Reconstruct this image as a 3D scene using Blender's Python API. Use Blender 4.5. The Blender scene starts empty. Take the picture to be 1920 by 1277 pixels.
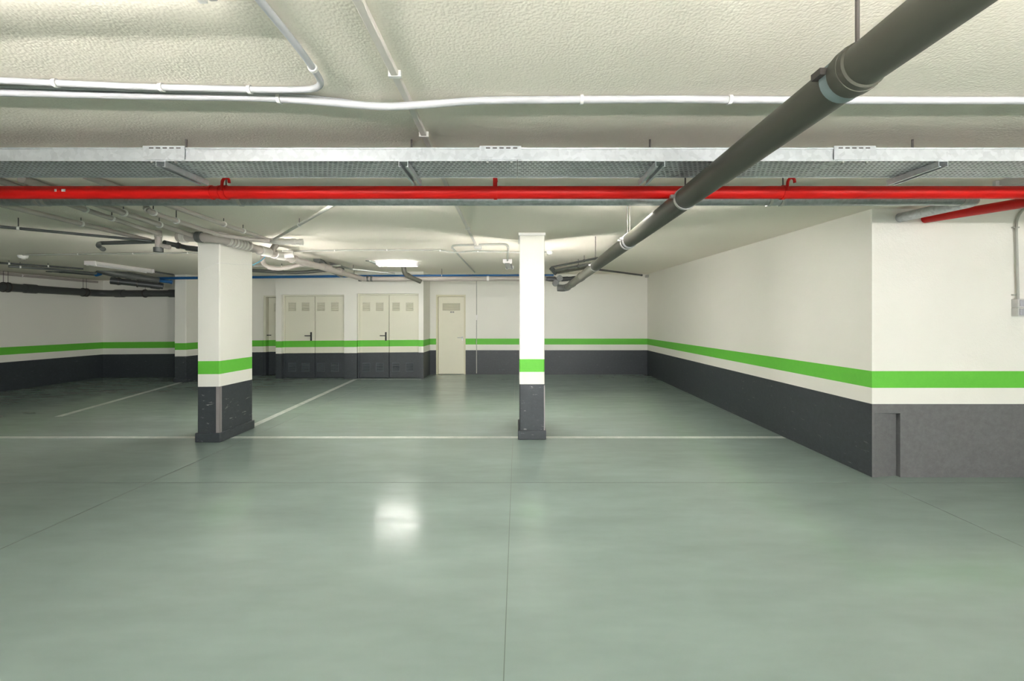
import bpy, math, random
from mathutils import Vector, Matrix
random.seed(7)
sc = bpy.context.scene
COL = sc.collection

# ------------------------------------------------------------------ camera
CH, FPX, VX, HY = 1.45, 800.0, 970.0, 597.0      # eye height, focal length in px, vanishing point of the depth direction
cam_d = bpy.data.cameras.new('camera'); cam = bpy.data.objects.new('camera', cam_d); COL.objects.link(cam)
cam.location = (0, 0, CH); cam.rotation_euler = (math.pi/2, 0, 0)
cam_d.sensor_fit = 'HORIZONTAL'; cam_d.sensor_width = 36; cam_d.lens = FPX/1920*36
cam_d.shift_x = -(VX-960)/1920; cam_d.shift_y = -(638.5-HY)/1920
cam_d.clip_start = 0.02
sc.camera = cam

# ------------------------------------------------------------------ world, exposure
w = bpy.data.worlds.new('world'); sc.world = w; w.use_nodes = True
w.node_tree.nodes['Background'].inputs[0].default_value = (0.97, 1.0, 1.0, 1)   # daylight fill, enters through an unseen gate opening added behind the camera
w.node_tree.nodes['Background'].inputs[1].default_value = 13.5
sc.view_settings.view_transform = 'Standard'; sc.view_settings.look = 'None'
sc.view_settings.gamma = 1.0; sc.view_settings.use_curve_mapping = False
sc.view_settings.exposure = 0.12
sc.cycles.max_bounces = 6; sc.cycles.diffuse_bounces = 5; sc.cycles.glossy_bounces = 4; sc.cycles.transmission_bounces = 0
sc.cycles.adaptive_threshold = 0.2; sc.cycles.adaptive_min_samples = 20; sc.cycles.caustics_reflective = False
sc.cycles.sample_clamp_indirect = 6
TUBE_BACK, TUBE_NEAR, FILL_MID, TUBE_FAR, FILL_SLIM, FILL_UP = 10.0, 20.0, 145.0, 65.0, 105.0, 240.0   # radiance of the lit tubes: behind the camera, over the camera, by the back wall; mid, slim and up are added, unseen
FILL_GATE = (-1.5, 6.8, 2.36)                             # unseen opening added to the rear wall to let in fill daylight: x from, x to, height
pl = bpy.data.lights.new('fill_portal', 'AREA'); pl.shape = 'RECTANGLE'; pl.size = FILL_GATE[1]-FILL_GATE[0]; pl.size_y = FILL_GATE[2]; pl.cycles.is_portal = True
po = bpy.data.objects.new('fill_portal', pl); COL.objects.link(po); po.location = ((FILL_GATE[0]+FILL_GATE[1])/2, -10.2, FILL_GATE[2]/2); po.rotation_euler = (math.pi/2, 0, 0)
LIGHT_COL = (1.0, 0.97, 0.92)

# ------------------------------------------------------------------ measuring
def zc(x, y):                                    # underside of the slab
    z = 2.37 + 0.0205*max(y, 1.5)
    return z - max(0, (-x-3))/7*0.2*min(1, max(0, y/10))
def at(px, py, y): return Vector(((px-VX)*y/FPX, y, CH + (HY-py)*y/FPX))
def pc(px, py, drop=0.0):                        # the point `drop` under the slab that is seen at px, py
    x, y = 0.0, 5.0
    for _ in range(60):
        y = FPX*(zc(x, y)-drop-CH)/(HY-py); x = (px-VX)*y/FPX
    return Vector((x, y, zc(x, y)-drop))
def dfl(py): return FPX*CH/(py-HY)               # depth of a floor point

# ------------------------------------------------------------------ materials
MATS = {}
def nodes(name):
    m = bpy.data.materials.new(name); m.use_nodes = True
    nt = m.node_tree; b = nt.nodes['Principled BSDF']; MATS[name] = m
    return m, nt, b
def N(nt, t, **kw):
    n = nt.nodes.new(t)
    for k, v in kw.items(): setattr(n, k, v)
    return n
def L(nt, a, b): nt.links.new(a, b)
def math_n(nt, op, a, b=None, clamp=False):
    n = N(nt, 'ShaderNodeMath', operation=op); n.use_clamp = clamp
    for i, v in enumerate((a, b)):
        if v is None: continue
        if isinstance(v, (int, float)): n.inputs[i].default_value = v
        else: L(nt, v, n.inputs[i])
    return n.outputs[0]
def mix_c(nt, f, a, b):
    n = N(nt, 'ShaderNodeMix', data_type='RGBA')
    if isinstance(f, (int, float)): n.inputs[0].default_value = f
    else: L(nt, f, n.inputs[0])
    for i, v in ((6, a), (7, b)):
        if isinstance(v, tuple): n.inputs[i].default_value = (*v, 1)
        else: L(nt, v, n.inputs[i])
    return n.outputs[2]
def noise(nt, scale, detail=3, rough=0.5, vec=None):
    n = N(nt, 'ShaderNodeTexNoise'); n.inputs['Scale'].default_value = scale
    n.inputs['Detail'].default_value = detail; n.inputs['Roughness'].default_value = rough
    if vec is None:
        g = N(nt, 'ShaderNodeNewGeometry'); vec = g.outputs['Position']
    L(nt, vec, n.inputs['Vector']); return n.outputs['Fac']
def ramp(nt, f, p0, p1):
    n = N(nt, 'ShaderNodeMapRange'); n.inputs[1].default_value = p0; n.inputs[2].default_value = p1
    L(nt, f, n.inputs[0]); return n.outputs[0]
def bump(nt, b, h, strength, dist=0.01):
    n = N(nt, 'ShaderNodeBump'); n.inputs['Strength'].default_value = strength; n.inputs['Distance'].default_value = dist
    L(nt, h, n.inputs['Height']); L(nt, n.outputs[0], b.inputs['Normal'])
def plain(name, col, rough=0.5, metal=0.0, var=0.12, scale=9, spec=0.5):
    m, nt, b = nodes(name)
    f = noise(nt, scale, 1)
    L(nt, mix_c(nt, f, tuple(c*(1-var) for c in col), tuple(min(1, c*(1+var)) for c in col)), b.inputs['Base Color'])
    b.inputs['Roughness'].default_value = rough; b.inputs['Metallic'].default_value = metal
    b.inputs['Specular IOR Level'].default_value = spec
    return m
CREAM = (0.82, 0.80, 0.735)
def wall_mat(name, dado=(0.030, 0.036, 0.042), dado_rough=0.5, white=CREAM, wear=0.16, dado_var=0.35, dado_bump=0.25):
    m, nt, b = nodes(name)
    g = N(nt, 'ShaderNodeNewGeometry'); s = N(nt, 'ShaderNodeSeparateXYZ'); L(nt, g.outputs['Position'], s.inputs[0])
    X, Y, Z = s.outputs
    lv = math_n(nt, 'ADD', Z, math_n(nt, 'MULTIPLY', math_n(nt, 'SUBTRACT', Y, 4.0), 0.006))
    lv = math_n(nt, 'ADD', lv, math_n(nt, 'MULTIPLY', math_n(nt, 'MAXIMUM', math_n(nt, 'SUBTRACT', math_n(nt, 'MULTIPLY', X, -1.0), 2.0), 0.0), 0.008))
    is_d = math_n(nt, 'LESS_THAN', lv, 0.668)
    is_g = math_n(nt, 'MULTIPLY', math_n(nt, 'GREATER_THAN', lv, 0.815), math_n(nt, 'LESS_THAN', lv, 0.968))
    big = noise(nt, 1.3, 1); fine = noise(nt, 22, 3, 0.7)
    wc = mix_c(nt, big, tuple(c*0.96 for c in white), white)
    gc = mix_c(nt, fine, (0.10, 0.45, 0.035), (0.13, 0.50, 0.045))
    dc = mix_c(nt, fine, tuple(c*(1-dado_var) for c in dado), tuple(c*(1+dado_var) for c in dado))
    mp = N(nt, 'ShaderNodeMapping'); mp.inputs['Scale'].default_value = (6, 6, 26); mp.inputs['Rotation'].default_value = (0.3, 0.5, 0.2)
    L(nt, g.outputs['Position'], mp.inputs[0])
    sc_ = ramp(nt, noise(nt, 1.6, 3, 0.65, mp.outputs[0]), 0.645, 0.75)
    dc = mix_c(nt, math_n(nt, 'MULTIPLY', sc_, wear), dc, (0.55, 0.55, 0.52))
    c = mix_c(nt, is_g, wc, gc); c = mix_c(nt, is_d, c, dc)
    L(nt, c, b.inputs['Base Color'])
    r = math_n(nt, 'ADD', math_n(nt, 'MULTIPLY', is_d, dado_rough-0.6), 0.6); L(nt, r, b.inputs['Roughness'])
    bump(nt, b, noise(nt, 42, 2, 0.8), dado_bump, 0.006)
    return m
wall_mat('wall_paint')
wall_mat('wall_paint_grey_dado', dado=(0.12, 0.12, 0.122), dado_rough=0.6, wear=0.05, dado_var=0.3, dado_bump=0.45)  # lighter grey dado with stronger bump, for the front right wall
wall_mat('column_paint', wear=0.6); wall_mat('door_paint', white=(0.72, 0.70, 0.58), wear=0.05, dado_bump=0.02)
plain('louvre_slate', (0.075, 0.09, 0.10), 0.5)
# ceiling: sprayed stipple
m, nt, b = nodes('ceiling_spray')
L(nt, mix_c(nt, noise(nt, 0.5, 1), (0.90, 0.84, 0.73), (0.93, 0.86, 0.76)), b.inputs['Base Color'])
b.inputs['Roughness'].default_value = 0.7
vor = N(nt, 'ShaderNodeTexVoronoi'); vor.inputs['Scale'].default_value = 115
g = N(nt, 'ShaderNodeNewGeometry'); L(nt, g.outputs['Position'], vor.inputs['Vector'])
bump(nt, b, math_n(nt, 'ADD', math_n(nt, 'MULTIPLY', vor.outputs['Distance'], -0.6), noise(nt, 95, 0, 0.6)), 0.3, 0.005)
# floor: glossy green-grey epoxy
def floor_mat(name, col, rough=0.155):
    m, nt, b = nodes(name)
    g = N(nt, 'ShaderNodeNewGeometry'); mp = N(nt, 'ShaderNodeMapping'); mp.inputs['Scale'].default_value = (0.5, 1.6, 1)
    L(nt, g.outputs['Position'], mp.inputs[0])
    f1 = noise(nt, 0.9, 2, 0.6, mp.outputs[0]); f2 = noise(nt, 5, 2, 0.65, mp.outputs[0])
    f = math_n(nt, 'ADD', math_n(nt, 'MULTIPLY', f1, 0.7), math_n(nt, 'MULTIPLY', f2, 0.3))
    L(nt, mix_c(nt, ramp(nt, f, 0.3, 0.7), tuple(c*0.86 for c in col), tuple(c*1.12 for c in col)), b.inputs['Base Color'])
    L(nt, math_n(nt, 'ADD', math_n(nt, 'MULTIPLY', ramp(nt, f2, 0.35, 0.7), 0.07), rough), b.inputs['Roughness'])
    bump(nt, b, noise(nt, 3.5, 3, 0.4, mp.outputs[0]), 0.12, 0.006)
    return m
FLOOR = (0.24, 0.305, 0.282)
floor_mat('floor_epoxy', FLOOR); floor_mat('floor_joint', (0.10, 0.13, 0.117), 0.6)
m, nt, b = nodes('bay_line_paint')
L(nt, mix_c(nt, ramp(nt, noise(nt, 7, 5, 0.7), 0.35, 0.75), (0.62, 0.66, 0.62), (0.40, 0.46, 0.42)), b.inputs['Base Color']); b.inputs['Roughness'].default_value = 0.25
plain('pvc_grey', (0.072, 0.072, 0.058), 0.42, var=0.06, scale=3, spec=0.3)
plain('pvc_taupe', (0.40, 0.36, 0.33), 0.4, var=0.08)
plain('pvc_dark', (0.055, 0.058, 0.058), 0.4)
plain('pvc_charcoal', (0.10, 0.105, 0.10), 0.4)
plain('pvc_pale', (0.62, 0.59, 0.55), 0.4)
plain('rubber_seal', (0.22, 0.28, 0.29), 0.5)
plain('fire_red', (0.56, 0.008, 0.006), 0.45, var=0.06, scale=4, spec=0.25)
plain('water_blue', (0.012, 0.10, 0.28), 0.4)
plain('cable_blue', (0.10, 0.42, 0.62), 0.4)
plain('conduit_white', (0.50, 0.50, 0.52), 0.4, var=0.04)
plain('conduit_grey', (0.42, 0.42, 0.38), 0.45)
plain('trunking_beige', (0.66, 0.62, 0.57), 0.45, var=0.05)
plain('box_grey', (0.55, 0.54, 0.52), 0.4)
plain('switch_grey', (0.40, 0.39, 0.43), 0.35)
plain('black_plastic', (0.012, 0.012, 0.013), 0.35)
plain('dark_steel', (0.10, 0.09, 0.085), 0.45, metal=0.6)
plain('brushed_steel', (0.55, 0.55, 0.54), 0.3, metal=1.0, var=0.05)
plain('guard_metal', (0.33, 0.30, 0.30), 0.5, metal=0.4)
plain('door_cream', (0.72, 0.69, 0.56), 0.45, var=0.02)
plain('frame_cream', (0.66, 0.62, 0.46), 0.45, var=0.02)
plain('grille_cream', (0.58, 0.56, 0.45), 0.5, var=0.02)
plain('lamp_white', (0.74, 0.71, 0.71), 0.4, var=0.03)
plain('tube_off', (0.72, 0.70, 0.70), 0.2, var=0.02)
plain('white_plastic', (0.82, 0.80, 0.77), 0.4, var=0.03)
plain('ink', (0.13, 0.13, 0.14), 0.5)
# galvanised sheet and pipe
def galv(name, lo, hi, rough):
    m, nt, b = nodes(name)
    vor = N(nt, 'ShaderNodeTexVoronoi'); vor.inputs['Scale'].default_value = 45
    g = N(nt, 'ShaderNodeNewGeometry'); L(nt, g.outputs['Position'], vor.inputs['Vector'])
    s = N(nt, 'ShaderNodeSeparateColor'); L(nt, vor.outputs['Color'], s.inputs[0])
    L(nt, mix_c(nt, s.outputs[0], lo, hi), b.inputs['Base Color'])
    b.inputs['Metallic'].default_value = 0.75; b.inputs['Roughness'].default_value = rough
galv('galvanised', (0.52, 0.54, 0.56), (0.62, 0.64, 0.66), 0.42)
galv('galvanised_pipe', (0.42, 0.44, 0.46), (0.54, 0.56, 0.58), 0.38)
def emit(name, strength):
    m, nt, b = nodes(name)
    b.inputs['Base Color'].default_value = (0.9, 0.9, 0.9, 1)
    b.inputs['Emission Color'].default_value = (*LIGHT_COL, 1); b.inputs['Emission Strength'].default_value = strength
emit('tube_lit_back', TUBE_BACK); emit('tube_lit_near', TUBE_NEAR); emit('fill_tube_up', FILL_UP); emit('fill_tube_mid', FILL_MID); emit('fill_tube_slim', FILL_SLIM); emit('tube_lit_far', TUBE_FAR)

# ------------------------------------------------------------------ mesh helpers
class MB:
    def __init__(s): s.v = []; s.f = []
    def box(s, x0, x1, y0, y1, z0, z1): return s.obox(((x0+x1)/2, (y0+y1)/2, (z0+z1)/2), (1,0,0), (0,1,0), (0,0,1), abs(x1-x0)/2, abs(y1-y0)/2, abs(z1-z0)/2)
    def obox(s, c, a, b, d, ha, hb, hd):
        c, a, b, d = Vector(c), Vector(a)*ha, Vector(b)*hb, Vector(d)*hd
        n = len(s.v)
        for k in (-1, 1):
            for p, q in ((-1,-1), (1,-1), (1,1), (-1,1)): s.v.append(c + a*p + b*q + d*k)
        s.f += [(n+3,n+2,n+1,n), (n+4,n+5,n+6,n+7)] + [(n+i, n+(i+1)%4, n+4+(i+1)%4, n+4+i) for i in range(4)]
        return s
    def tube(s, pts, r, seg=14, caps=True):
        pts = [Vector(p) for p in pts]; k = len(pts); rs = r if isinstance(r, (list, tuple)) else [r]*k
        t = [(pts[min(i+1,k-1)]-pts[max(i-1,0)]).normalized() for i in range(k)]
        u = t[0].cross(Vector((0,0,1)) if abs(t[0].z) < 0.95 else Vector((1,0,0))).normalized()
        n = len(s.v)
        for i in range(k):
            u = (u - t[i]*u.dot(t[i])).normalized(); v = t[i].cross(u)
            for j in range(seg):
                a = 2*math.pi*j/seg; s.v.append(pts[i] + (u*math.cos(a)+v*math.sin(a))*rs[i])
        for i in range(k-1):
            for j in range(seg):
                s.f.append((n+i*seg+j, n+i*seg+(j+1)%seg, n+(i+1)*seg+(j+1)%seg, n+(i+1)*seg+j))
        if caps:
            s.f.append(tuple(n+j for j in range(seg))[::-1]); s.f.append(tuple(n+(k-1)*seg+j for j in range(seg)))
        return s
    def quad(s, *p): n = len(s.v); s.v += [Vector(q) for q in p]; s.f.append(tuple(range(n, n+len(p)))); return s
ORG = {}
def build(mb, name, mat, parent=None, bevel=0, smooth=True, kind=None):
    o_ = ORG.get(parent.name, Vector((0,0,0))) if parent else Vector((0,0,0))
    me = bpy.data.meshes.new(name); me.from_pydata([tuple(p-o_) for p in mb.v], [], mb.f)
    me.materials.append(MATS[mat]); me.update()
    if smooth:
        me.polygons.foreach_set('use_smooth', [True]*len(me.polygons)); me.set_sharp_from_angle(angle=math.radians(38))
    o = bpy.data.objects.new(name, me); COL.objects.link(o)
    if parent: o.parent = parent; ORG[o.name] = o_
    else: ORG[o.name] = Vector((0,0,0))
    if bevel:
        bm = o.modifiers.new('bevel', 'BEVEL'); bm.width = bevel; bm.segments = 2; bm.limit_method = 'ANGLE'
    if kind: o['kind'] = kind
    return o
def thing(name, label, cat, loc, group=None):
    o = bpy.data.objects.new(name, None); COL.objects.link(o); o.location = loc; o.empty_display_size = 0.1
    ORG[o.name] = Vector(loc); o['label'] = label; o['category'] = cat
    if group: o['group'] = group
    return o
def struct_root(name, loc, label=None):
    o = bpy.data.objects.new(name, None); COL.objects.link(o); o.location = loc; ORG[o.name] = Vector(loc); o['kind'] = 'structure'
    if label: o['label'] = label
    return o
def tag(o, label, cat, group=None):
    o['label'] = label; o['category'] = cat
    if group: o['group'] = group
    return o
def fillet(pts, rad, n=6):
    pts = [Vector(p) for p in pts]
    if len(pts) < 3 or rad <= 0: return pts
    out = [pts[0]]
    for i in range(1, len(pts)-1):
        a, p, c = pts[i-1], pts[i], pts[i+1]; d0, d1 = a-p, c-p
        q = min(rad, d0.length*0.45, d1.length*0.45); s0, s1 = p+d0.normalized()*q, p+d1.normalized()*q
        for k in range(n+1):
            t = k/n; out.append(s0*(1-t)**2 + p*2*t*(1-t) + s1*t*t)
    out.append(pts[-1]); return out
def along(pts, f):
    ls = [(pts[i+1]-pts[i]).length for i in range(len(pts)-1)]; d = f*sum(ls)
    for i, l in enumerate(ls):
        if d <= l or i == len(ls)-1: return pts[i].lerp(pts[i+1], d/l if l else 0), (pts[i+1]-pts[i]).normalized()
        d -= l
def ring(p, d, r, wd, seg=16): return MB().tube([p-d*wd/2, p+d*wd/2], r, seg)
def pipe_run(name, label, cat, pts, r, mat, rad=0.0, group=None, couplings=(), clips=(), clip_mat='white_plastic', rods=True, seg=14, coup_mat=None, ends=(), clip_w=0.018):
    path = fillet(pts, rad); t = thing(name, label, cat, pts[0], group)
    build(MB().tube(path, r, seg), 'pipe' if 'pipe' in name else 'tube', mat, t)
    for f, wd in couplings:
        p, d = along(path, f); build(ring(p, d, r*1.16, wd, seg), 'coupling', coup_mat or mat, t)
    for e in ends:
        p, d = along(path, e); build(MB().tube([p-d*0.03, p+d*0.012], r*1.2, seg), 'end_cap', coup_mat or mat, t)
    for f in clips:
        p, d = along(path, f); c = build(ring(p, d, r*1.22+0.002, clip_w, seg), 'pipe_clip', clip_mat, t)
        top = zc(p.x, p.y)
        if rods and top-p.z > r*1.2: build(MB().tube([p+Vector((0,0,r)), Vector((p.x, p.y, top+0.005))], 0.004, 6), 'hanger_rod', 'dark_steel', c)
    return t

# ------------------------------------------------------------------ setting: floor
fl = struct_root('floor', (0, 0, 0), 'glossy grey-green painted concrete floor of the garage')
XS, YS = [-10.4, -3.25, -0.055, 3.21, 7.4], [-10.4, 3.765, 11.4]
GX, GYJ = [0, 0.007, 0.0022, 0.004, 0], [0, 0.006, 0]      # half widths of the joints
build(MB().box(-10.4, 7.4, -10.4, 11.4, -0.2, -0.1), 'sub_base', 'floor_joint', fl, smooth=False)
for i in range(4):
    for j in range(2):
        build(MB().box(XS[i]+GX[i], XS[i+1]-GX[i+1], YS[j]+GYJ[j], YS[j+1]-GYJ[j+1], -0.1, 0), 'slab', 'floor_epoxy', fl, smooth=False)
for x, g_ in list(zip(XS, GX))[1:-1]: build(MB().box(x-g_, x+g_, YS[0], YS[2], -0.1, -0.0015), 'joint_filler', 'floor_joint', fl, smooth=False)
for i in range(4): build(MB().box(XS[i]+GX[i], XS[i+1]-GX[i+1], YS[1]-GYJ[1], YS[1]+GYJ[1], -0.1, -0.0015), 'joint_filler', 'floor_joint', fl, smooth=False)
def bay_line(p0, p1, wd=0.1):
    p0, p1 = Vector((*p0, 0)), Vector((*p1, 0)); d = (p1-p0).normalized(); s = Vector((-d.y, d.x, 0))
    build(MB().obox((p0+p1)/2+Vector((0,0,0.0004)), d, s, (0,0,1), (p1-p0).length/2, wd/2, 0.0004), 'bay_line', 'bay_line_paint', fl, smooth=False)
bay_line((-10.2, 5.20), (3.25, 5.20), 0.085)
bay_line((-3.56, 5.62), (-3.86, 10.18)); bay_line((-6.78, 6.3), (-7.62, 9.66)); bay_line((-3.86, 10.19), (-2.3, 10.19), 0.07)

# ------------------------------------------------------------------ setting: ceiling
mb = MB(); nx, ny = 36, 40
gx = [-10.4+17.8*i/nx for i in range(nx+1)]; gy = [-10.4+21.8*j/ny for j in range(ny+1)]
for y in gy:
    for x in gx: mb.v.append(Vector((x, y, zc(x, y))))
for j in range(ny):
    for i in range(nx):
        a = j*(nx+1)+i; mb.f.append((a, a+nx+1, a+nx+2, a+1))
ce = build(mb, 'ceiling', 'ceiling_spray', kind='structure')
so = ce.modifiers.new('slab', 'SOLIDIFY'); so.thickness = 0.25; so.offset = -1

# ------------------------------------------------------------------ setting: walls
TOP = 2.9
def wall(name, boxes, mat='wall_paint', bevel=0.0):
    mb = MB()
    for bx in boxes: mb.box(*bx)
    return build(mb, name, mat, kind='structure', smooth=False, bevel=bevel)
def with_openings(x0, x1, y0, y1, ops):            # wall along x with door openings (xa, xb, top)
    out, x = [], x0
    for a, b_, t in ops: out += [(x, a, y0, y1, 0, TOP), (a, b_, y0, y1, t, TOP)]; x = b_
    return out + ([(x, x1, y0, y1, 0, TOP)] if x < x1 else [])
wall('wall_left', [(-10.4, -10.2, -10.2, 11.3, 0, TOP)])
wall('wall_back_left', [(-10.2, -7.6, 10.5, 11.3, 0, TOP)])
YB, YD = 10.27, 10.385                              # utility front and its door leaves
U1, U2, UT1, UT2 = (-5.674, -4.172), (-3.864, -2.375), 2.02, 2.05
wall('wall_back_middle', with_openings(-7.6, -5.6, 10.84, 11.3, [(-6.46, -5.62, 2.03)]))
wall('wall_utility', with_openings(-5.815, -2.26, YB, YD+0.06, [(*U1, UT1), (*U2, UT2)]) + [(-2.375, -2.26, YD+0.06, 11.3, 0, TOP), (-5.815, -5.7, YD+0.06, 11.0, 0, TOP)])
D4 = (-2.10, -1.34, 2.06)
wall('wall_back_right', with_openings(-2.26, 3.6, 11.05, 11.3, [D4]))
YF = 3.893
mb = MB(); base = [(3.236, YF), (3.37, 11.3), (3.62, 11.3), (3.56, 3.965)]
for z in (0, TOP): mb.v += [Vector((x, y, z)) for x, y in base]
mb.f += [(0,1,2,3), (7,6,5,4)] + [(i, 4+i, 4+(i+1)%4, (i+1)%4) for i in range(4)]
build(mb, 'wall_right', 'wall_paint', kind='structure', smooth=False)
mb = MB(); xa, xb, zn, dp = 3.262, 3.494, 0.585, 0.042     # front face with the shallow wedge-shaped chase beside the corner
mb.quad((3.236,YF,0), (xa,YF,0), (xa,YF,TOP), (3.236,YF,TOP)); mb.quad((xa,YF,zn), (xb,YF,zn), (xb,YF,TOP), (xa,YF,TOP))
mb.quad((xb,YF,0), (7.4,YF,0), (7.4,YF,TOP), (xb,YF,TOP)); mb.quad((xa,YF,0), (xb,YF+dp,0), (xb,YF+dp,zn-0.015), (xa,YF,zn))
mb.quad((xb,YF+dp,0), (xb,YF,0), (xb,YF,zn), (xb,YF+dp,zn-0.015)); mb.quad((xa,YF,zn), (xb,YF+dp,zn-0.015), (xb,YF,zn))
mb.box(3.57, 7.4, YF+0.06, YF+0.3, 0, TOP)
build(mb, 'wall_front_right', 'wall_paint_grey_dado', kind='structure', smooth=False)
wall('wall_rear', with_openings(-10.4, 7.4, -10.4, -10.2, [FILL_GATE])); wall('wall_outer', [(-10.4, 7.4, 11.3, 11.5, 0, TOP)]); wall('wall_side_right', [(7.2, 7.4, -10.2, YF+0.1, 0, TOP)])

# ------------------------------------------------------------------ doors
def louvre(parent, x, z, y, wd, ht, frame_mat, slat_mat=None, n=6):
    g = MB(); e = 0.008
    g.box(x-wd/2, x+wd/2, y-0.006, y+0.002, z-ht/2, z-ht/2+e); g.box(x-wd/2, x+wd/2, y-0.006, y+0.002, z+ht/2-e, z+ht/2)
    g.box(x-wd/2, x-wd/2+e, y-0.006, y+0.002, z-ht/2+e, z+ht/2-e); g.box(x+wd/2-e, x+wd/2, y-0.006, y+0.002, z-ht/2+e, z+ht/2-e)
    o = build(g, 'louvre', frame_mat, parent, smooth=False)
    for k in range(n):
        zz = z-ht/2+e + (ht-2*e)*(k+0.5)/n; s = MB()
        s.obox((x, y-0.006, zz), (1,0,0), Vector((0,-1,-0.9)).normalized(), Vector((0,0.9,-1)).normalized(), wd/2-e, 0.014, 0.0018)
        build(s, 'slat', slat_mat or frame_mat, o, smooth=False)
def lever(parent, x, y, z, side, mat, plate_h=0.21, ln=0.13):
    pl = build(MB().box(x-0.02, x+0.02, y-0.012, y, z-plate_h/2, z+plate_h/2), 'handle_plate', mat, parent, bevel=0.004)
    build(MB().tube(fillet([(x, y-0.01, z+0.02), (x, y-0.055, z+0.02), (x+side*ln, y-0.055, z+0.02)], 0.02), 0.011, 10), 'lever', mat, pl)
def double_door(name, xs, top, louv_x, hx, label):
    d = struct_root(name, (sum(xs)/2, YD, 0), label); x0, x1 = xs; xm = (x0+x1)/2; e = 0.03
    fr = MB().box(x0, x0+e, YD-0.02, YD+0.05, 0, top).box(x1-e, x1, YD-0.02, YD+0.05, 0, top).box(x0+e, x1-e, YD-0.02, YD+0.05, top-e, top)
    build(fr, 'door_frame', 'door_paint', d, smooth=False)
    l1 = build(MB().box(x0+e, xm-0.006, YD, YD+0.045, 0.008, top-e-0.004), 'door_leaf', 'door_paint', d, bevel=0.003)
    l2 = build(MB().box(xm+0.006, x1-e, YD, YD+0.045, 0.008, top-e-0.004), 'door_leaf', 'door_paint', d, bevel=0.003)
    for px in louv_x:
        x = (px-VX)*YD/FPX; lf = l1 if x < xm else l2
        louvre(lf, x, 1.735, YD, 0.185, 0.215, 'grille_cream'); louvre(lf, x, 0.26, YD, 0.185, 0.215, 'louvre_slate')
    lever(l1, (hx-VX)*YD/FPX, YD, 1.01, -1, 'black_plastic')
double_door('door_1', U1, UT1, (548, 573, 602, 628), 583.5, 'double door with black lever, cream above and charcoal below, left of the pair')
double_door('door_2', U2, UT2, (687, 712, 742.5, 768), 723.5, 'double door with black lever, cream above and charcoal below, right of the pair')
d = struct_root('door_3', (-6.04, 10.97, 0), 'striped single door half hidden behind the utility wall')
build(MB().box(-6.46, -6.40, 10.86, 11.0, 0, 2.03).box(-6.40, -5.62, 10.86, 11.0, 1.99, 2.03), 'door_frame', 'door_paint', d, smooth=False)
lf = build(MB().box(-6.39, -5.62, 10.96, 11.0, 0.008, 1.985), 'door_leaf', 'door_paint', d, bevel=0.003)
louvre(lf, -6.15, 1.73, 10.96, 0.2, 0.215, 'grille_cream'); lever(lf, (501-VX)*10.96/FPX, 10.96, 1.0, 1, 'black_plastic')
d = struct_root('door_4', ((D4[0]+D4[1])/2, 11.05, 0), 'plain cream single door with steel lever on the back wall')
x0, x1, tp = D4; y = 11.06
build(MB().box(x0, x0+0.05, y-0.03, y+0.08, 0, tp).box(x1-0.035, x1, y-0.03, y+0.08, 0, tp).box(x0+0.05, x1-0.035, y-0.03, y+0.08, tp-0.05, tp), 'door_frame', 'frame_cream', d, smooth=False)
lf = build(MB().box(x0+0.055, x1-0.04, y, y+0.045, 0.008, tp-0.054), 'door_leaf', 'door_cream', d, bevel=0.003)
louvre(lf, -1.71, 1.75, y, 0.46, 0.2, 'grille_cream', n=7); lever(lf, x1-0.085, y, 0.93, -1, 'brushed_steel', 0.1, 0.12)
for k, wd in enumerate((0.026, 0.02, 0.024)):      # the small dark characters under the grille, too small to read
    build(MB().box(-1.735+k*0.036, -1.735+k*0.036+wd, y-0.002, y, 1.595, 1.63), 'door_mark', 'ink', lf, smooth=False)

# ------------------------------------------------------------------ columns
def column(label, x0, x1, y0, y1, guard=None, collar=False, plinth=0.11, group='white columns with green stripe'):
    t = thing('column', label, 'column', ((x0+x1)/2, (y0+y1)/2, 0), group); top = zc(x0, (y0+y1)/2)+0.05
    build(MB().box(x0, x1, y0, y1, 0, top), 'shaft', 'column_paint', t, bevel=0.012)
    p = 0.018
    if plinth: build(MB().box(x0-p, x1+p, y0-p, y1+p, 0, plinth), 'plinth', 'column_paint', t, bevel=0.008)
    if guard:
        a = 0.045 if guard > 0.02 else 0.012
        g = MB().box(x1-a+0.004, x1+0.004, y0-0.004, y0+0.001, plinth, 0.648).box(x1-0.001, x1+0.004, y0-0.003, y0+guard, plinth, 0.648)
        build(g, 'corner_guard', 'guard_metal', t, smooth=False)
    if collar: build(MB().box(x0-0.012, x1+0.012, y0-0.012, y1+0.012, zc(x0, y0)-0.035, top), 'collar', 'white_plastic', t, bevel=0.006)
    return t
column('thick white column with galvanised corner guard and blue cable, left of centre', -3.75, -3.4875, 5.0, 5.62, guard=0.03)
column('slim white column with top collar standing near the middle of the garage', 0.0255, 0.326, 5.11, 5.66, guard=0.012, collar=True)
column('narrow column built against the back wall under the blue pipe', -7.77, -7.51, 9.67, 10.6, plinth=0.1)

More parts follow.
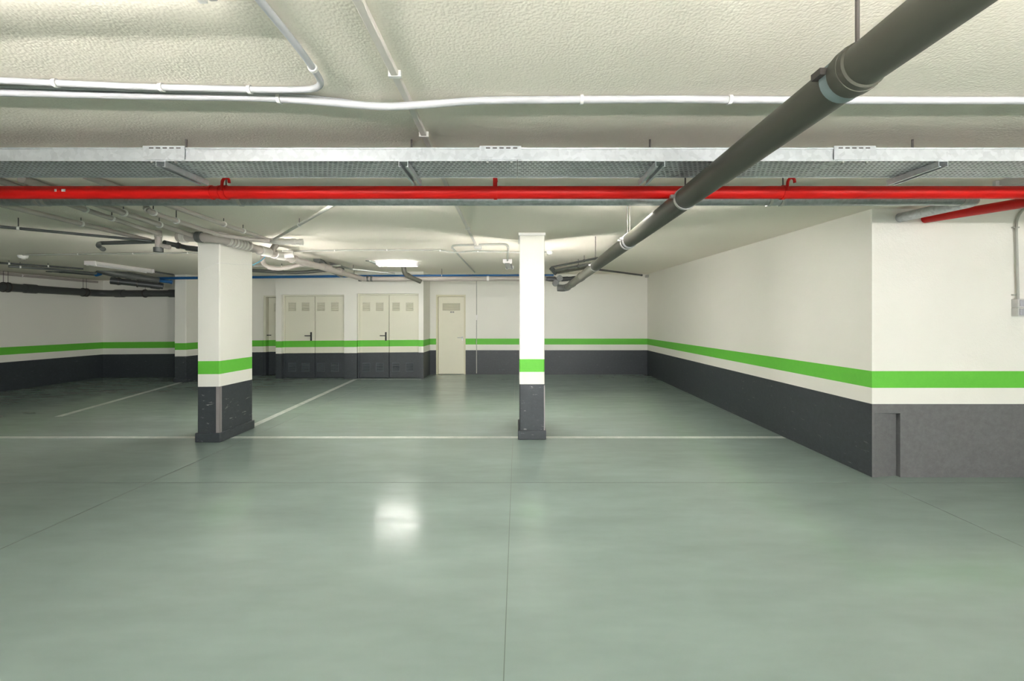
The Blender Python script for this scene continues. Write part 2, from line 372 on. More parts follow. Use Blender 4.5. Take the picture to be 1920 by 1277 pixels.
# ------------------------------------------------------------------ luminaires
def batten(label, p0, p1, lit=None, wd=0.13, group='twin-tube ceiling battens', thin=False, flip=False):
    p0, p1 = Vector(p0), Vector(p1); c = (p0+p1)/2; d = (p1-p0).normalized(); ln = (p1-p0).length
    s = d.cross(Vector((0,0,1))).normalized(); u = s.cross(d).normalized()*(-1 if flip else 1)
    t = thing('batten_light', label, 'ceiling light', c, group)
    build(MB().obox(c-u*(0.010 if thin else 0.028), d, s, u, ln/2, wd*(0.2 if thin else 0.32), 0.011 if thin else 0.027), 'housing', 'lamp_white', t, bevel=0.006)
    for e in (-1, 1):
        build(MB().obox(c+d*e*(ln/2-0.012)-u*0.037, d, s, u, 0.014, wd/2, 0.036), 'end_cap', 'lamp_white', t, bevel=0.006)
    for k in (-1, 1):
        q = c + s*k*wd*0.33 - u*(0.067 if thin else 0.062)
        tb = build(MB().tube([q-d*(ln/2-0.03), q+d*(ln/2-0.03)], 0.014, 12), 'tube', lit or 'tube_off', t)
        for e in (-1, 1): build(MB().obox(q+d*e*(ln/2-0.035), d, s, u, 0.01, 0.015, 0.02), 'lamp_holder', 'white_plastic', tb)
    return t
def cz(x, y): return Vector((x, y, zc(x, y)))
batten('unlit twin-tube batten on the far left ceiling above dark pipes', pc(168, 489), pc(281, 505), wd=0.18)
batten('glowing twin-tube batten on the ceiling above the double doors', cz(-2.72, 8.25), cz(-1.92, 8.3), 'tube_lit_far', wd=0.16)
batten('unlit twin-tube batten beside the slim central column, seen end on', cz(-0.18, 7.75), cz(-0.16, 8.95), wd=0.17)
batten('unlit twin-tube batten half hidden above the red pipe at right', cz(3.42, 2.45), cz(3.46, 3.05), wd=0.12)
batten('lit twin-tube batten over the camera at the top left edge', cz(-1.95, 1.12), cz(-0.83, 1.12), 'tube_lit_near')
for xc, yc, nm in ((0.176, 5.66, 'slim central'), (-3.62, 5.62, 'thick')):    # unseen upright battens added behind the columns to light the far half
    t = thing('column_fill_light', 'added unseen fill batten on the far face of the %s column' % nm, 'added fill light', (xc, yc, 0.9), 'added fill battens on the columns')
    build(MB().box(xc-0.03, xc+0.03, yc, yc+0.025, 0.9, 2.1), 'housing', 'lamp_white', t, bevel=0.005)
    for k in (-1, 1): build(MB().tube([(xc+k*0.045, yc+0.06, 0.93), (xc+k*0.045, yc+0.06, 2.07)], 0.014, 12), 'tube', 'fill_tube_mid', t)
    for z in (0.9, 2.08): build(MB().box(xc-0.065, xc+0.065, yc, yc+0.08, z, z+0.02), 'end_cap', 'lamp_white', t, bevel=0.004)
for xa_, side in ((0.35, 'right'), (-2.05, 'left')):  # unseen battens added to brighten the ceiling beyond the pipes
    t = batten('added unseen fill batten behind the galvanised pipe, %s of the middle' % side, cz(xa_, 3.325), cz(xa_+1.5, 3.325), 'fill_tube_slim', wd=0.09, group='added fill battens behind the galvanised pipe', thin=True)
    build(MB().box(xa_, xa_+1.5, 3.272, 3.275, zc(xa_, 3.27)-0.092, zc(xa_, 3.27)), 'added_reflector', 'lamp_white', t, smooth=False)  # added plate, keeps batten light off the ceiling strip in front
for xa_, side in ((-2.6, 'left'), (0.3, 'centre'), (3.2, 'right')):  # unseen uplighters added to brighten the near ceiling
    p0, p1 = Vector((xa_, 0.0, 1.95)), Vector((xa_+1.5, 0.0, 1.95))
    t = batten('added unseen uplighter batten on rods above the camera, %s' % side, p0, p1, 'fill_tube_up', group='added fill uplighters above the camera', flip=True)
    for q in (p0.lerp(p1, 0.15), p0.lerp(p1, 0.85)): build(MB().tube([q, cz(q.x, q.y)], 0.005, 8), 'hanger_rod', 'dark_steel', t)
for x in (-1.6, 1.6, 4.8):
    batten('lit twin-tube batten behind the camera, %s of three' % {-1.6: 'leftmost', 1.6: 'middle', 4.8: 'rightmost'}[x], cz(x-0.75, -2.0), cz(x+0.75, -2.0), 'tube_lit_back', group='lit battens behind the camera')

# ------------------------------------------------------------------ cable tray
TY0, TY1, TZ0, TZ1 = 2.15, 2.4025, 2.243, 2.310
tr = thing('cable_tray', 'long galvanised perforated cable tray hung across the whole ceiling', 'cable tray', (0, 2.28, TZ0))
SEC = [-4.9, -1.69, 0.0, 1.61, 5.2]
def sheet(x0, x1):
    mb = MB(); rows = 9; dy = (TY1-TY0)/rows; px_ = 0.026
    for r in range(rows):
        ya, yb = TY0+r*dy, TY0+(r+1)*dy; x = x0 - (px_/2 if r % 2 else 0)
        while x < x1:
            a, b_ = max(x, x0), min(x+px_, x1); x += px_
            if b_-a < 0.001: continue
            n = len(mb.v)
            if b_-a < px_*0.9: mb.quad((a,ya,TZ0), (a,yb,TZ0), (b_,yb,TZ0), (b_,ya,TZ0)); continue
            h = 0.0045; ha, hb, hy0, hy1 = a+h, b_-h, ya+0.0085, yb-0.0085
            mb.v += [Vector(p) for p in ((a,ya,TZ0), (b_,ya,TZ0), (b_,yb,TZ0), (a,yb,TZ0), (ha,hy0,TZ0), (hb,hy0,TZ0), (hb,hy1,TZ0), (ha,hy1,TZ0))]
            mb.f += [(n+(i+1)%4, n+i, n+4+i, n+4+(i+1)%4) for i in range(4)]
    return mb
for i in range(4):
    a, b_ = SEC[i]+0.0012, SEC[i+1]-0.0012
    o = build(sheet(a, b_), 'perforated_sheet', 'galvanised', tr, smooth=False)
    sm = o.modifiers.new('thickness', 'SOLIDIFY'); sm.thickness = 0.0015
    f = MB().box(a, b_, TY0-0.002, TY0, TZ0-0.001, TZ1).box(a, b_, TY0, TY0+0.012, TZ1-0.002, TZ1).tube([(a, TY0-0.002, TZ1-0.004), (b_, TY0-0.002, TZ1-0.004)], 0.005, 8).box(a, b_, TY0-0.004, TY0, TZ0-0.002, TZ0+0.005)
    build(f, 'side_rail', 'galvanised', tr)
    f = MB().box(a, b_, TY1, TY1+0.002, TZ0-0.001, TZ1).box(a, b_, TY1-0.012, TY1, TZ1-0.002, TZ1)
    build(f, 'side_rail', 'galvanised', tr)
for x, s in ((-1.69, -1), (0.0, -1), (1.61, 1)):
    sp = build(MB().box(x-0.19 if s < 0 else x-0.02, x+0.02 if s < 0 else x+0.19, TY0-0.009, TY0-0.0065, TZ0+0.004, TZ1+0.006), 'splice_plate', 'galvanised', tr, smooth=False)
    for k in range(5):
        xx = x + s*(0.012+0.034*k) - (0.010 if s > 0 else 0.010)
        build(MB().box(xx, xx+0.022, TY0-0.0098, TY0-0.0088, TZ1-0.008, TZ1-0.002), 'slot', 'dark_steel', sp, smooth=False)
    for k in (0.03, 0.15):
        build(MB().tube([(x+s*k, TY0-0.004, TZ0-0.006), (x+s*k, TY0+0.004, TZ0-0.006)], 0.006, 8), 'bolt', 'brushed_steel', tr)
for x in (-3.2, -1.79, -0.572, 0.717, 2.137, 3.6):
    c = MB(); y0, y1, zt = TY0-0.01, TY1+0.04, TZ0-0.003
    c.box(x-0.024, x-0.021, y0, y1, zt-0.03, zt); c.box(x+0.021, x+0.024, y0, y1, zt-0.03, zt); c.box(x-0.021, x+0.021, y0, y1, zt-0.003, zt)
    c.box(x-0.021, x-0.011, y0, y1, zt-0.03, zt-0.027); c.box(x+0.011, x+0.021, y0, y1, zt-0.03, zt-0.027)
    ch = build(c, 'support_channel', 'galvanised', tr, smooth=False)
    build(MB().tube([(x, 2.3075, TZ0), (x, 2.3075, zc(x, 2.3)+0.01)], 0.005, 8).tube([(x, 2.3075, TZ0+0.05), (x, 2.3075, TZ0+0.075)], 0.012, 6), 'hanger_rod', 'dark_steel', ch)
    build(MB().box(x-0.022, x+0.022, 2.29, 2.325, TZ1+0.012, TZ1+0.03), 'rod_bracket', 'dark_steel', ch, smooth=False)

for k in range(8):  # unseen cables, put in so the sheet's holes read dark
    y = TY0+0.018+k*0.031
    pts_ = [Vector((-4.85+0.7*i, y, TZ0+0.0135)) for i in range(15)]
    tag(build(MB().tube(pts_, 0.0108, 8), 'added_cable', 'black_plastic'), 'unseen black cable added to darken the tray holes', 'cable', 'added cables darkening the tray holes')
# ------------------------------------------------------------------ red fire main and galvanised pipe behind it
RY, RZ, RR = 2.8, 2.276, 0.041
red = thing('fire_main_pipe', 'bright red fire main running across the garage below the cable tray', 'pipe', (0, RY, RZ))
build(MB().tube([(-5.2, RY, RZ), (6.5, RY, RZ)], RR, 24), 'pipe', 'fire_red', red)
def rx(px): return (px-VX)*RY/FPX
for px in (398, 414): build(ring(Vector((rx(px), RY, RZ)), Vector((1,0,0)), RR+0.004, 0.012, 24), 'coupling', 'fire_red', red)
for px in (424, 929, 1468):
    x = rx(px); cl = build(ring(Vector((x, RY, RZ)), Vector((1,0,0)), RR+0.005, 0.022, 24), 'hanger_band', 'fire_red', red)
    q = MB().box(x-0.011, x+0.011, RY-0.045, RY-0.041, RZ, RZ+0.075).box(x-0.011, x+0.011, RY+0.041, RY+0.045, RZ, RZ+0.075).box(x-0.011, x+0.011, RY-0.045, RY+0.045, RZ+0.075, RZ+0.079)
    if px == 929: q = MB().box(x-0.014, x+0.014, RY-0.044, RY-0.040, RZ, RZ+0.085).box(x-0.014, x+0.014, RY-0.04, RY+0.04, RZ+0.081, RZ+0.085)
    else: q = MB().tube(fillet([(x, RY-0.043, RZ), (x+0.004, RY-0.043, RZ+0.062), (x+0.022, RY-0.043, RZ+0.085), (x+0.045, RY-0.043, RZ+0.078), (x+0.05, RY-0.043, RZ+0.05)], 0.03), 0.009, 8)
    build(q, 'hanger_hook', 'fire_red', cl)
    build(MB().tube([(x, RY, RZ+RR), (x, RY, zc(x, RY)+0.01)], 0.004, 8), 'hanger_rod', 'dark_steel', cl)
for px, ln in ((115, 0.012), (128, 0.025)): build(MB().box(rx(px), rx(px)+ln, RY-RR-0.0015, RY-RR+0.004, RZ-0.006, RZ+0.010), 'tape_scrap', 'white_plastic', red, smooth=False)
br = pipe_run('branch_pipe', 'short red branch pipe slanting from the red main into the front right wall', 'pipe', [(3.72, RY+0.03, RZ), (3.72, YF+0.03, 2.36)], 0.038, 'fire_red', seg=20)
gal = pipe_run('galvanised_pipe', 'grey galvanised pipe just behind the red main, turning into the wall at right', 'pipe',
    [(-5.4, 3.2, 2.338), (3.47, 3.2, 2.338), (3.49, YF+0.03, 2.37)], 0.042, 'galvanised_pipe', rad=0.12, seg=20)
for px in (75, 88, 452, 1442, 1464, 1812):
    x = (px-VX)*3.2/FPX
    c = build(ring(Vector((min(x, 3.33), 3.2, 2.338)), Vector((1,0,0)), 0.047, 0.022, 20), 'pipe_clip', 'box_grey', gal)
    build(MB().tube([(min(x, 3.33), 3.2, 2.375), (min(x, 3.33), 3.2, zc(x, 3.2)+0.01)], 0.004, 6), 'hanger_rod', 'dark_steel', c)

# ------------------------------------------------------------------ big grey drain pipe running into the depth
KX, KR = 0.98, 0.0625
def kz(y): px = VX+FPX*KX/y; return CH + (HY-0.752*(1780-px))*y/FPX
K0, K1 = kz(1.26), kz(8.3)
def kp(y): return Vector((KX, y, K0+(K1-K0)*(y-1.26)/(8.3-1.26)))
dk = thing('drain_pipe', 'large grey plastic drain pipe slung diagonally overhead into the depth at right', 'drain pipe', kp(1.26))
build(MB().tube([kp(1.25), kp(8.3)], KR, 32), 'pipe', 'pvc_grey', dk)
build(MB().tube([kp(-1.2), kp(1.20), kp(1.205), kp(1.262)], [KR, KR, KR+0.005, KR+0.005], 32), 'socket_pipe', 'pvc_grey', dk)
build(MB().tube([kp(1.262), kp(1.295)], KR+0.003, 32), 'seal', 'rubber_seal', dk)
for y, wd, mt in ((2.49, 0.02, 'brushed_steel'), (3.72, 0.035, 'conduit_white'), (3.80, 0.03, 'box_grey'), (5.35, 0.03, 'box_grey')):
    c = build(MB().tube([kp(y-wd/2), kp(y+wd/2)], KR+0.004, 32), 'pipe_clip', mt, dk)
    q = kp(y)+Vector((0, 0, KR)); build(MB().tube([q, Vector((KX, y, zc(KX, y)+0.01))], 0.0045, 8), 'hanger_rod', 'dark_steel', c)
    build(MB().obox(kp(y)+Vector((-KR-0.012, 0, 0.012)), (1,0,0), (0,1,0), (0,0,1), 0.014, wd*0.6, 0.008), 'clip_bolt', 'brushed_steel', c)
q = kp(1.23); c = build(MB().tube([kp(1.222), kp(1.246)], KR+0.008, 32), 'pipe_clip', 'pvc_grey', dk)
build(MB().tube([q+Vector((0,0,KR)), Vector((KX, q.y, zc(KX, q.y)+0.01))], 0.0055, 8), 'hanger_rod', 'dark_steel', c)
build(MB().obox(kp(1.285)+Vector((-KR-0.008, 0, 0.016)), (1,0,0), (0,1,0), (0,0,1), 0.012, 0.02, 0.01), 'clip_bolt', 'dark_steel', c)
for y in (6.6, 7.6): build(MB().tube([kp(y-0.09), kp(y+0.09)], KR+0.006, 32), 'coupling', 'pvc_grey', dk)
e = kp(8.3); build(MB().tube(fillet([e+Vector((0,-0.02,0)), e+Vector((0,0.12,0)), e+Vector((-0.06,0.2,-0.01)), e+Vector((-0.17,0.24,0.0))], 0.1), KR+0.008, 24), 'elbow', 'pvc_charcoal', dk)

# ------------------------------------------------------------------ white conduits near the camera
def conduit(name, label, pts, r, mat, rad=0.05, clips=(), group=None, cm='white_plastic', seg=12, clip_w=0.014):
    return pipe_run(name, label, 'conduit', pts, r, mat, rad, group, clips=clips, clip_mat=cm, rods=False, seg=seg, clip_w=clip_w)
dr = 0.018
conduit('wiring_conduit', 'white conduit wavering across the whole ceiling in front of the tray',
    [pc(-300, 166, dr), pc(0, 173, dr), pc(250, 179, dr), pc(500, 183, dr), pc(620, 192, dr+0.01), pc(720, 201, dr+0.02), pc(800, 196, dr+0.02), pc(900, 188, dr), pc(1240, 186, dr), pc(1560, 188, dr), pc(2300, 189, dr)], 0.0155, 'conduit_white', 0.14, clips=(0.30, 0.522, 0.631, 0.86))
conduit('wiring_conduit', 'upper white conduit at top left, bending up to the lit batten',
    [pc(-300, 140, dr), pc(0, 151, dr), pc(265, 163, dr), pc(520, 169, dr), pc(612, 167, dr), pc(570, 102, dr), pc(487, 0, dr), pc(478, -14, dr)], 0.0125, 'conduit_white', 0.10, clips=(0.33, 0.50, 0.65, 0.84))
conduit('wiring_conduit', 'thin white cable between the two conduits at top left', [pc(-300, 152, 0.008), pc(0, 162, 0.008), pc(300, 171, 0.008), pc(560, 178, 0.008), pc(660, 190, 0.008)], 0.006, 'conduit_white', 0.1)
def trunk(label, pts, wd=0.028, ht=0.024, mat='trunking_beige'):
    t = thing('cable_trunking', label, 'trunking', pts[0])
    for i in range(len(pts)-1):
        a, b_ = pts[i], pts[i+1]; d = (b_-a).normalized(); s = d.cross(Vector((0,0,1))).normalized(); u = s.cross(d)
        build(MB().obox((a+b_)/2-u*ht/2, d, s, u, (b_-a).length/2+0.004, wd/2, ht/2), 'trunking_length', mat, t, bevel=0.003)
    for i in range(len(pts)-1):
        a, b_ = pts[i], pts[i+1]; d = (b_-a).normalized(); s = d.cross(Vector((0,0,1))).normalized(); u = s.cross(d)
        p = a.lerp(b_, 0.55)
        build(MB().obox(p-u*ht/2, d, s, u, 0.008, wd/2+0.01, ht/2+0.002), 'saddle', 'white_plastic', t, smooth=False)
    return t
trunk('beige trunking crossing the ceiling from the camera towards the far junction box', [pc(640, -70), pc(676, 0), pc(775, 203), pc(808, 277), pc(838, 345), pc(893, 460)])
jb = thing('junction_box', 'small junction box at the end of the beige trunking', 'junction box', pc(896, 461))
p = pc(896, 461); build(MB().obox(p-Vector((0,0,0.02)), (1,0,0), (0,1,0), (0,0,1), 0.05, 0.05, 0.022), 'box_body', 'box_grey', jb, bevel=0.005)
build(MB().obox(p-Vector((0,0,0.044)), (1,0,0), (0,1,0), (0,0,1), 0.045, 0.045, 0.003), 'lid', 'conduit_grey', jb, bevel=0.002)
conduit('wiring_conduit', 'grey conduit from junction box to the batten beside the slim column', [pc(898, 459, .02), pc(948, 458, .02), pc(953, 463, .02), cz(-0.18, 7.75)-Vector((0,0,.03))], 0.014, 'conduit_grey', 0.08, clips=(0.25,))
conduit('wiring_conduit', 'grey conduit leaving the junction box to the left and turning back', [pc(893, 459, .02), pc(850, 460, .02), pc(847, 464, .02), pc(890, 511, .02)], 0.014, 'conduit_grey', 0.1, clips=(0.12,))
conduit('wiring_conduit', 'long thin grey conduit sagging across the far ceiling behind the columns', [pc(43, 478, .02), pc(200, 476, .02), pc(370, 474, .02), pc(545, 471, .02), pc(700, 469, .02), pc(825, 469, .02), pc(850, 474, .03), pc(885, 471, .02), pc(960, 473, .02), pc(1030, 473, .02)], 0.012, 'conduit_grey', 0.2, clips=(0.1, 0.2, 0.3, 0.48, 0.58, 0.68, 0.78, 0.86), seg=8)
for px, py, lb in ((43, 479, 'small white smoke detector on the ceiling at far left'), (1030, 471, 'small white smoke detector on the ceiling right of the slim column')):
    p = pc(px, py); t = thing('smoke_detector', lb, 'smoke detector', p, 'smoke detectors')
    build(MB().tube([p, p-Vector((0,0,0.02)), p-Vector((0,0,0.045))], [0.06, 0.06, 0.045], 20), 'base', 'white_plastic', t)
    build(MB().tube([p-Vector((0,0,0.045)), p-Vector((0,0,0.062))], 0.03, 16), 'sensor', 'conduit_grey', t)
# wall conduit and switch boxes at the right edge
yw = YF-0.022
conduit('wall_conduit', 'grey conduit curving down the front right wall to the switch boxes', [at(1955, 378, yw), at(1925, 386, yw), at(1906, 408, yw), at(1906, 440, yw), at(1909, 562, yw)], 0.009, 'conduit_grey', 0.12, seg=10)
for py in (427, 553): tag(build(MB().box(4.505, 4.56, YF-0.02, YF+0.002, at(0, py, YF).z-0.006, at(0, py, YF).z+0.006), 'conduit_clip', 'conduit_grey'), 'grey clip holding the wall conduit %s' % ('near the ceiling' if py < 500 else 'just above the switch boxes'), 'clip')
for k, lb in ((0, 'upper grey switch box on the front right wall'), (1, 'lower grey switch box on the front right wall')):
    z1 = at(0, 561, YF).z-0.079*k; t = thing('switch_box', lb, 'switch box', (4.6, YF, z1-0.08), 'switch boxes on the right wall')
    build(MB().box(4.506, 4.70, YF-0.055, YF, z1-0.077, z1), 'body', 'box_grey', t, bevel=0.004)
    build(MB().box(4.518, 4.60, YF-0.064, YF-0.053, z1-0.066, z1-0.011), 'rocker', 'switch_grey', t, bevel=0.004)
    build(MB().box(4.61, 4.69, YF-0.064, YF-0.053, z1-0.066, z1-0.011), 'rocker', 'switch_grey', t, bevel=0.004)
# conduit beside the cream door
yb = 11.05-0.012
t = conduit('wall_conduit', 'thin grey conduit running down the back wall beside the cream door', [at(893.5, 520, yb), at(893.5, 700, yb)], 0.010, 'conduit_grey', 0, seg=10)
p = at(894, 593, yb); tag(build(MB().tube([p+Vector((0,0.01,0)), p-Vector((0,0.03,0))], 0.035, 16).box(p.x-0.02, p.x+0.02, p.y-0.03, p.y+0.01, p.z-0.10, p.z-0.03), 'push_button', 'white_plastic'), 'small white push button on the thin conduit by the cream door', 'push button')

# ------------------------------------------------------------------ taupe pipes on the left ceiling
TP = 'taupe pipes on the left ceiling'
pipe_run('waste_pipe', 'lowest taupe waste pipe on the left ceiling, reaching the vertical tee', 'pipe', [pc(-260, 320, .027), pc(286, 452, .08)], 0.023, 'pvc_taupe', clips=(0.30, 0.62), group=TP)
pipe_run('waste_pipe', 'second taupe waste pipe from the left, ending on top of the vertical tee', 'pipe', [pc(-20, 333, .027), pc(298, 439, .10)], 0.021, 'pvc_taupe', clips=(0.45, 0.62), ends=(1.0,), group=TP)
pipe_run('waste_pipe', 'third taupe waste pipe from the left with ribbed end beside the thick column', 'pipe', [pc(40, 336, .029), pc(371, 445, .085)], 0.026, 'pvc_taupe', clips=(0.45, 0.68), ends=(0.985,), coup_mat='pvc_pale', group=TP)
pipe_run('waste_pipe', 'taupe waste pipe with an upturned elbow, passing over the thick column', 'pipe', [pc(273, 382, .0), pc(276, 394, .10), pc(300, 404, .10), pc(412, 441, .10), pc(505, 453, .12)], 0.022, 'pvc_taupe', 0.08, clips=(0.16, 0.34), couplings=((0.12, .04),), group=TP)
pipe_run('waste_pipe', 'rightmost taupe waste pipe slanting to the fittings right of the thick column', 'pipe', [pc(160, 330, .026), pc(507, 451, .08)], 0.022, 'pvc_taupe', clips=(0.62, 0.76), group=TP)
a = pc(297, 441, .09)
t = thing('pipe_tee', 'upright taupe tee fitting where two waste pipes meet', 'pipe fitting', a-Vector((0,0,.17)))
build(MB().tube([a+Vector((0,0,.05)), a-Vector((0,0,.17))], 0.03, 16), 'body', 'pvc_taupe', t)
build(ring(a-Vector((0,0,.16)), Vector((0,0,1)), 0.045, 0.05, 18), 'lower_socket', 'pvc_charcoal', t)
build(ring(a+Vector((0,0,.0)), Vector((0,0,1)), 0.037, 0.04, 18), 'upper_socket', 'pvc_pale', t)
build(MB().tube([a-Vector((0,0,.11)), a+Vector((.11,.02,-.13))], 0.024, 14), 'side_branch', 'pvc_taupe', t)
pipe_run('supply_pipe', 'thin dark pipe crossing the left ceiling towards the vertical tee', 'pipe', [pc(-80, 420, .10), pc(0, 425, .10), pc(284, 452, .14)], 0.014, 'pvc_dark', clips=(0.28,))
pipe_run('stub_pipe', 'short grey stub pipe with downturned elbow left of the vertical tee', 'pipe', [pc(292, 453, .14), pc(186, 456, .14), pc(184, 461, .20), pc(193, 467, .20)], 0.022, 'pvc_charcoal', 0.06, ends=(1.0,))
pipe_run('stub_pipe', 'short dark pipe running from the vertical tee to the thick column', 'pipe', [pc(308, 455, .15), pc(358, 466, .17), pc(376, 467, .17)], 0.028, 'pvc_dark', 0.05, couplings=((0.8, .12),), clips=(0.4,), clip_mat='dark_steel')
# ------------------------------------------------------------------ drain along the thick column, its fittings
D0 = thing('collector_pipe', 'fat taupe collector pipe passing the top of the thick column and running back', 'drain pipe', (-3.415, 4.8, 2.36))
path = fillet([(-3.82, 4.80, 2.365), (-3.415, 4.83, 2.365), (-3.41, 7.0, 2.345), (-3.415, 9.45, 2.324), (-2.4, 9.45, 2.324), (0.84, 9.45, 2.335)], 0.14)
build(MB().tube(path, 0.052, 20), 'pipe', 'pvc_taupe', D0)
for y in (5.02, 5.08, 5.14, 5.20, 5.26, 5.32, 5.40): build(ring(Vector((-3.41, y, 2.364)), Vector((0,1,0)), 0.062, 0.028, 20), 'rib', 'pvc_pale', D0)
for y, wd in ((5.75, .2), (6.1, .22), (6.5, .1), (7.6, .3), (8.2, .12)): build(ring(Vector((-3.412, y, 2.353)), Vector((0,1,0)), 0.064, wd, 20), 'coupling', 'pvc_pale' if y < 6.3 else 'pvc_taupe', D0)
for x in (-3.75, -3.58): build(ring(Vector((x, 4.805, 2.365)), Vector((1,0,0)), 0.062, 0.05, 20), 'coupling', 'pvc_pale' if x < -3.7 else 'pvc_charcoal', D0)
for px in (675, 690, 697, 915):
    x = (px-VX)*9.45/FPX; c = build(ring(Vector((x, 9.45, 2.328)), Vector((1,0,0)), 0.06, 0.05, 20), 'coupling', 'pvc_charcoal' if px < 800 else 'white_plastic', D0)
build(MB().tube([(-3.41, 5.9, 2.36), (-3.36, 5.95, 2.49)], 0.04, 16), 'riser', 'pvc_taupe', D0)
build(MB().tube([(-3.41, 6.15, 2.36), (-3.25, 6.2, 2.38)], 0.045, 16), 'branch', 'pvc_pale', D0)
pipe_run('branch_pipe', 'pale branch with capped end right of the thick column, under the ceiling', 'pipe', [pc(505, 452, .08), pc(530, 453, .08), pc(566, 454, .08)], 0.034, 'pvc_pale', couplings=((0.35, .07), (0.75, .05)), ends=(1.0,))
pipe_run('vent_pipe', 'thin grey pipe slanting from the fittings up to the right with a capped end', 'pipe', [pc(514, 449, .08), pc(630, 381, .05)], 0.015, 'conduit_grey', clips=(0.5,), ends=(1.0,))
pipe_run('trap_pipe', 'taupe trap with a hooked end hanging right of the thick column', 'pipe', [at(493, 474, 7.0), at(492, 492, 7.0), at(500, 500, 7.0), at(522, 505, 7.1), at(577, 494, 7.3)], 0.035, 'pvc_taupe', 0.10, couplings=((0.35, .1), (0.62, .06)))
pipe_run('waste_pipe', 'dark pipe behind the trap right of the thick column', 'pipe', [at(470, 507, 8.6), at(560, 512, 8.8), at(645, 503, 9.0)], 0.035, 'pvc_charcoal', 0.3, couplings=((0.3, .1), (0.8, .1)))
pipe_run('supply_pipe', 'thin pale pipe along the ceiling left of the thick collector', 'pipe', [pc(476, 499, .05), pc(560, 500, .06), pc(640, 498, .06)], 0.016, 'conduit_grey', 0.1, clips=(0.3, 0.7))
pipe_run('branch_pipe', 'fat dark elbow joining the collector near the blue pipe', 'pipe', [at(594, 487, 7.6), at(610, 500, 8.0), at(640, 515, 9.0)], 0.06, 'pvc_charcoal', 0.2, couplings=((0.2, .12),))
pipe_run('supply_pipe', 'shiny steel pipe running from the dark elbow to the right', 'pipe', [at(618, 494, 8.2), at(660, 505, 8.7), at(740, 513, 9.2)], 0.018, 'brushed_steel', 0.1, clips=(0.4,))
pipe_run('branch_pipe', 'grey bent pipe dropping from the ceiling below the glowing batten', 'pipe', [at(756, 494, 9.0), at(758, 512, 9.0), at(768, 519, 9.1), at(789, 528, 9.25)], 0.05, 'pvc_grey', 0.10, couplings=((0.5, .06),))
p = at(689, 487, 8.0); t = thing('valve', 'small dark valve on the ceiling left of the glowing batten', 'valve', p)
build(MB().tube([p+Vector((0,0,.05)), p-Vector((0,0,.03))], 0.035, 14), 'body', 'pvc_charcoal', t); build(MB().tube([p, p+Vector((.12,.1,-.05))], 0.028, 12), 'spout', 'brushed_steel', t)
# blue cable over the thick column
pipe_run('blue_cable', 'thin blue cable hanging from the collector against the thick column', 'cable', [at(500, 478, 5.95), at(490, 489, 5.8), at(474, 497, 5.63)], 0.0065, 'cable_blue', 0.1, seg=8)
xs_ = -3.4875+0.003
pipe_run('white_cable', 'painted-over white cable stuck across the top of the thick column', 'cable', [(xs_, 5.62, 2.16), (xs_, 5.3, 2.12), (-3.481, 4.99, 2.10), (-3.56, 4.996, 2.08), (-3.72, 4.996, 2.0)], 0.003, 'white_plastic', 0.05, seg=6)
# ------------------------------------------------------------------ blue water main and pipes along the far left
pipe_run('water_pipe', 'blue water main running along the back of the garage above the doors', 'pipe', [at(290, 522, 9.6), at(640, 518, 9.6), at(1038, 516.5, 9.6)], 0.030, 'water_blue', clips=(0.12, 0.5, 0.72), clip_mat='brushed_steel')
pipe_run('water_pipe', 'short blue water pipe beneath the main at the narrow back column', 'pipe', [at(296, 526, 9.45), at(322, 529, 9.55)], 0.036, 'water_blue', ends=(1.0,))
pipe_run('soil_pipe', 'thick black pipe hung along the left wall and round the corner', 'pipe', [(-10.02, 4.5, 2.10), (-10.02, 8.4, 2.06), (-10.02, 10.28, 2.05), (-8.05, 10.28, 2.05)], 0.08, 'pvc_dark', 0.3, clips=(0.50, 0.51, 0.70, 0.71, 0.88), clip_mat='dark_steel', couplings=((0.56, .2), (0.80, .2), (0.97, .2)), seg=20)
pipe_run('soil_pipe', 'second black pipe above the thick one in the left back corner', 'pipe', [at(207, 526, 9.1), at(306, 537, 9.6)], 0.066, 'pvc_dark', clips=(0.15, 0.5), clip_mat='dark_steel', couplings=((0.1, .16), (0.85, .16)), seg=18)
pipe_run('waste_pipe', 'fat grey pipe under the unlit batten at far left', 'pipe', [at(182, 505, 8.6), at(215, 513, 8.8), at(298, 526, 9.35)], 0.066, 'pvc_charcoal', 0.1, couplings=((0.2, .2), (0.5, .08)), seg=18)
pipe_run('waste_pipe', 'thin black pipe on the far left ceiling leading to the batten', 'pipe', [pc(-90, 486, .05), pc(0, 493, .05), pc(156, 504, .06)], 0.016, 'pvc_dark', clips=(0.4, 0.7))
pipe_run('waste_pipe', 'olive pipe just below the thin black pipe at far left', 'pipe', [pc(16, 499, .08), pc(100, 505, .09), pc(180, 513, .09)], 0.022, 'pvc_charcoal', clips=(0.1,))
pipe_run('waste_pipe', 'dark pipe with pale caps between the olive pipe and the wall', 'pipe', [at(90, 507, 8.5), at(185, 515, 8.9)], 0.03, 'pvc_dark', couplings=((0.02, .08), (0.25, .05)))
pipe_run('water_pipe', 'short dark blue pipe piece under the unlit batten', 'pipe', [at(178, 515, 8.75), at(196, 510, 8.8)], 0.04, 'water_blue', couplings=((0.3, .08),))
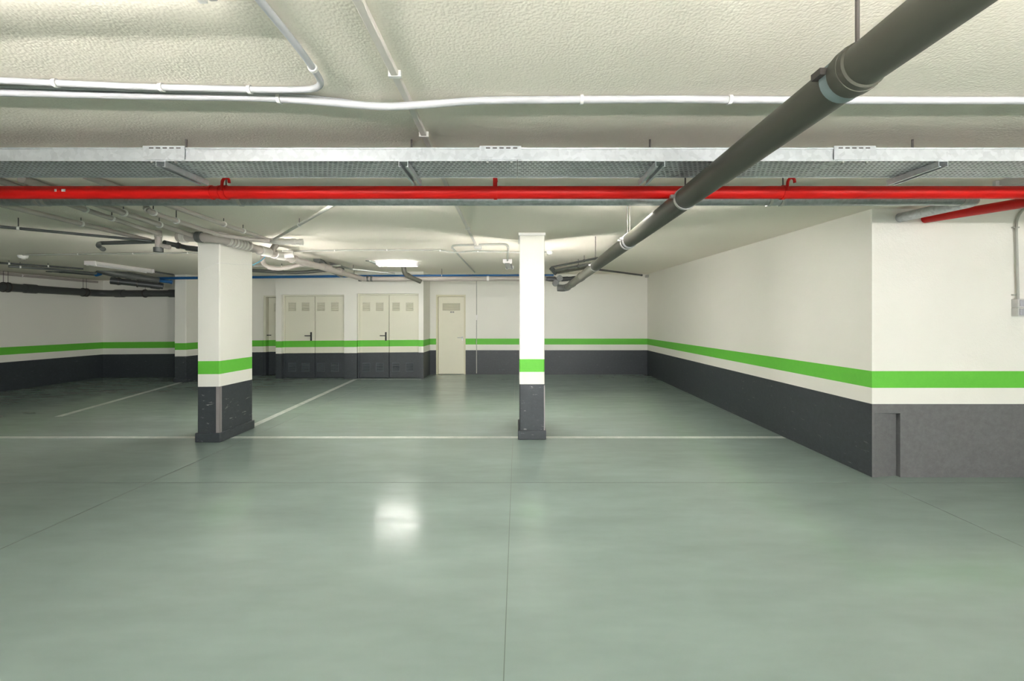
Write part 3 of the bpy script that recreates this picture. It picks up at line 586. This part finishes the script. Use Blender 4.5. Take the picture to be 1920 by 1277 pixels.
pipe_run('wall_pipe', 'slim grey pipe in the corner between left wall and ceiling', 'pipe', [(-10.14, 4.0, 2.31), (-10.14, 8.4, 2.325), (-10.14, 10.3, 2.325)], 0.024, 'pvc_taupe', clips=(0.75,), rods=False)
pipe_run('waste_pipe', 'thin dark pipe continuing beyond the unlit batten to the back', 'pipe', [pc(281, 509, .04), pc(325, 515, .04)], 0.018, 'pvc_dark')
# ------------------------------------------------------------------ cluster right of the slim column
t = pipe_run('manifold_pipe', 'dark pipe manifold with round sockets just right of the slim column', 'pipe', [at(1024, 523, 9.3), at(1046, 524, 9.3), at(1092, 521, 9.45)], 0.045, 'pvc_dark', 0.1, couplings=((0.15, .16), (0.5, .14), (0.8, .14)))
build(ring(at(1042, 531, 9.2), Vector((0,1,0)), 0.068, 0.16, 20), 'round_socket', 'pvc_charcoal', t); build(ring(at(1049, 522, 9.15), Vector((0,1,0)), 0.065, 0.14, 20), 'round_socket', 'pvc_charcoal', t)
p = at(1033, 502, 9.0)
build(MB().tube([p, p+Vector((0.12, 0.05, -0.12))], 0.05, 14), 'branch', 'pvc_dark', t)
pipe_run('supply_pipe', 'upper thin dark pipe slanting from the manifold to the drain pipe', 'pipe', [pc(1034, 501, .09), pc(1120, 484, .09)], 0.018, 'pvc_dark', clips=(0.75,), clip_mat='dark_steel')
pipe_run('supply_pipe', 'middle dark pipe slanting from the manifold behind the drain pipe', 'pipe', [pc(1042, 507, .13), pc(1118, 493, .13)], 0.024, 'pvc_charcoal', clips=(0.6,), clip_mat='dark_steel')
pipe_run('supply_pipe', 'lower grey pipe slanting from the manifold behind the drain pipe', 'pipe', [pc(1046, 511, .15), pc(1112, 500, .15)], 0.026, 'pvc_grey', couplings=((0.3, .1),))
pipe_run('supply_pipe', 'thin black pipe under the ceiling between the drain pipe and back right corner', 'pipe', [pc(1118, 505, .06), pc(1203, 516, .05)], 0.022, 'pvc_dark', ends=(1.0,))
p = at(1214, 518, 10.95); tag(build(MB().obox(p, (1,0,0), (0,1,0), (0,0,1), 0.05, 0.05, 0.03), 'corner_box', 'conduit_grey', bevel=0.006), 'small grey box high in the back right corner', 'junction box')
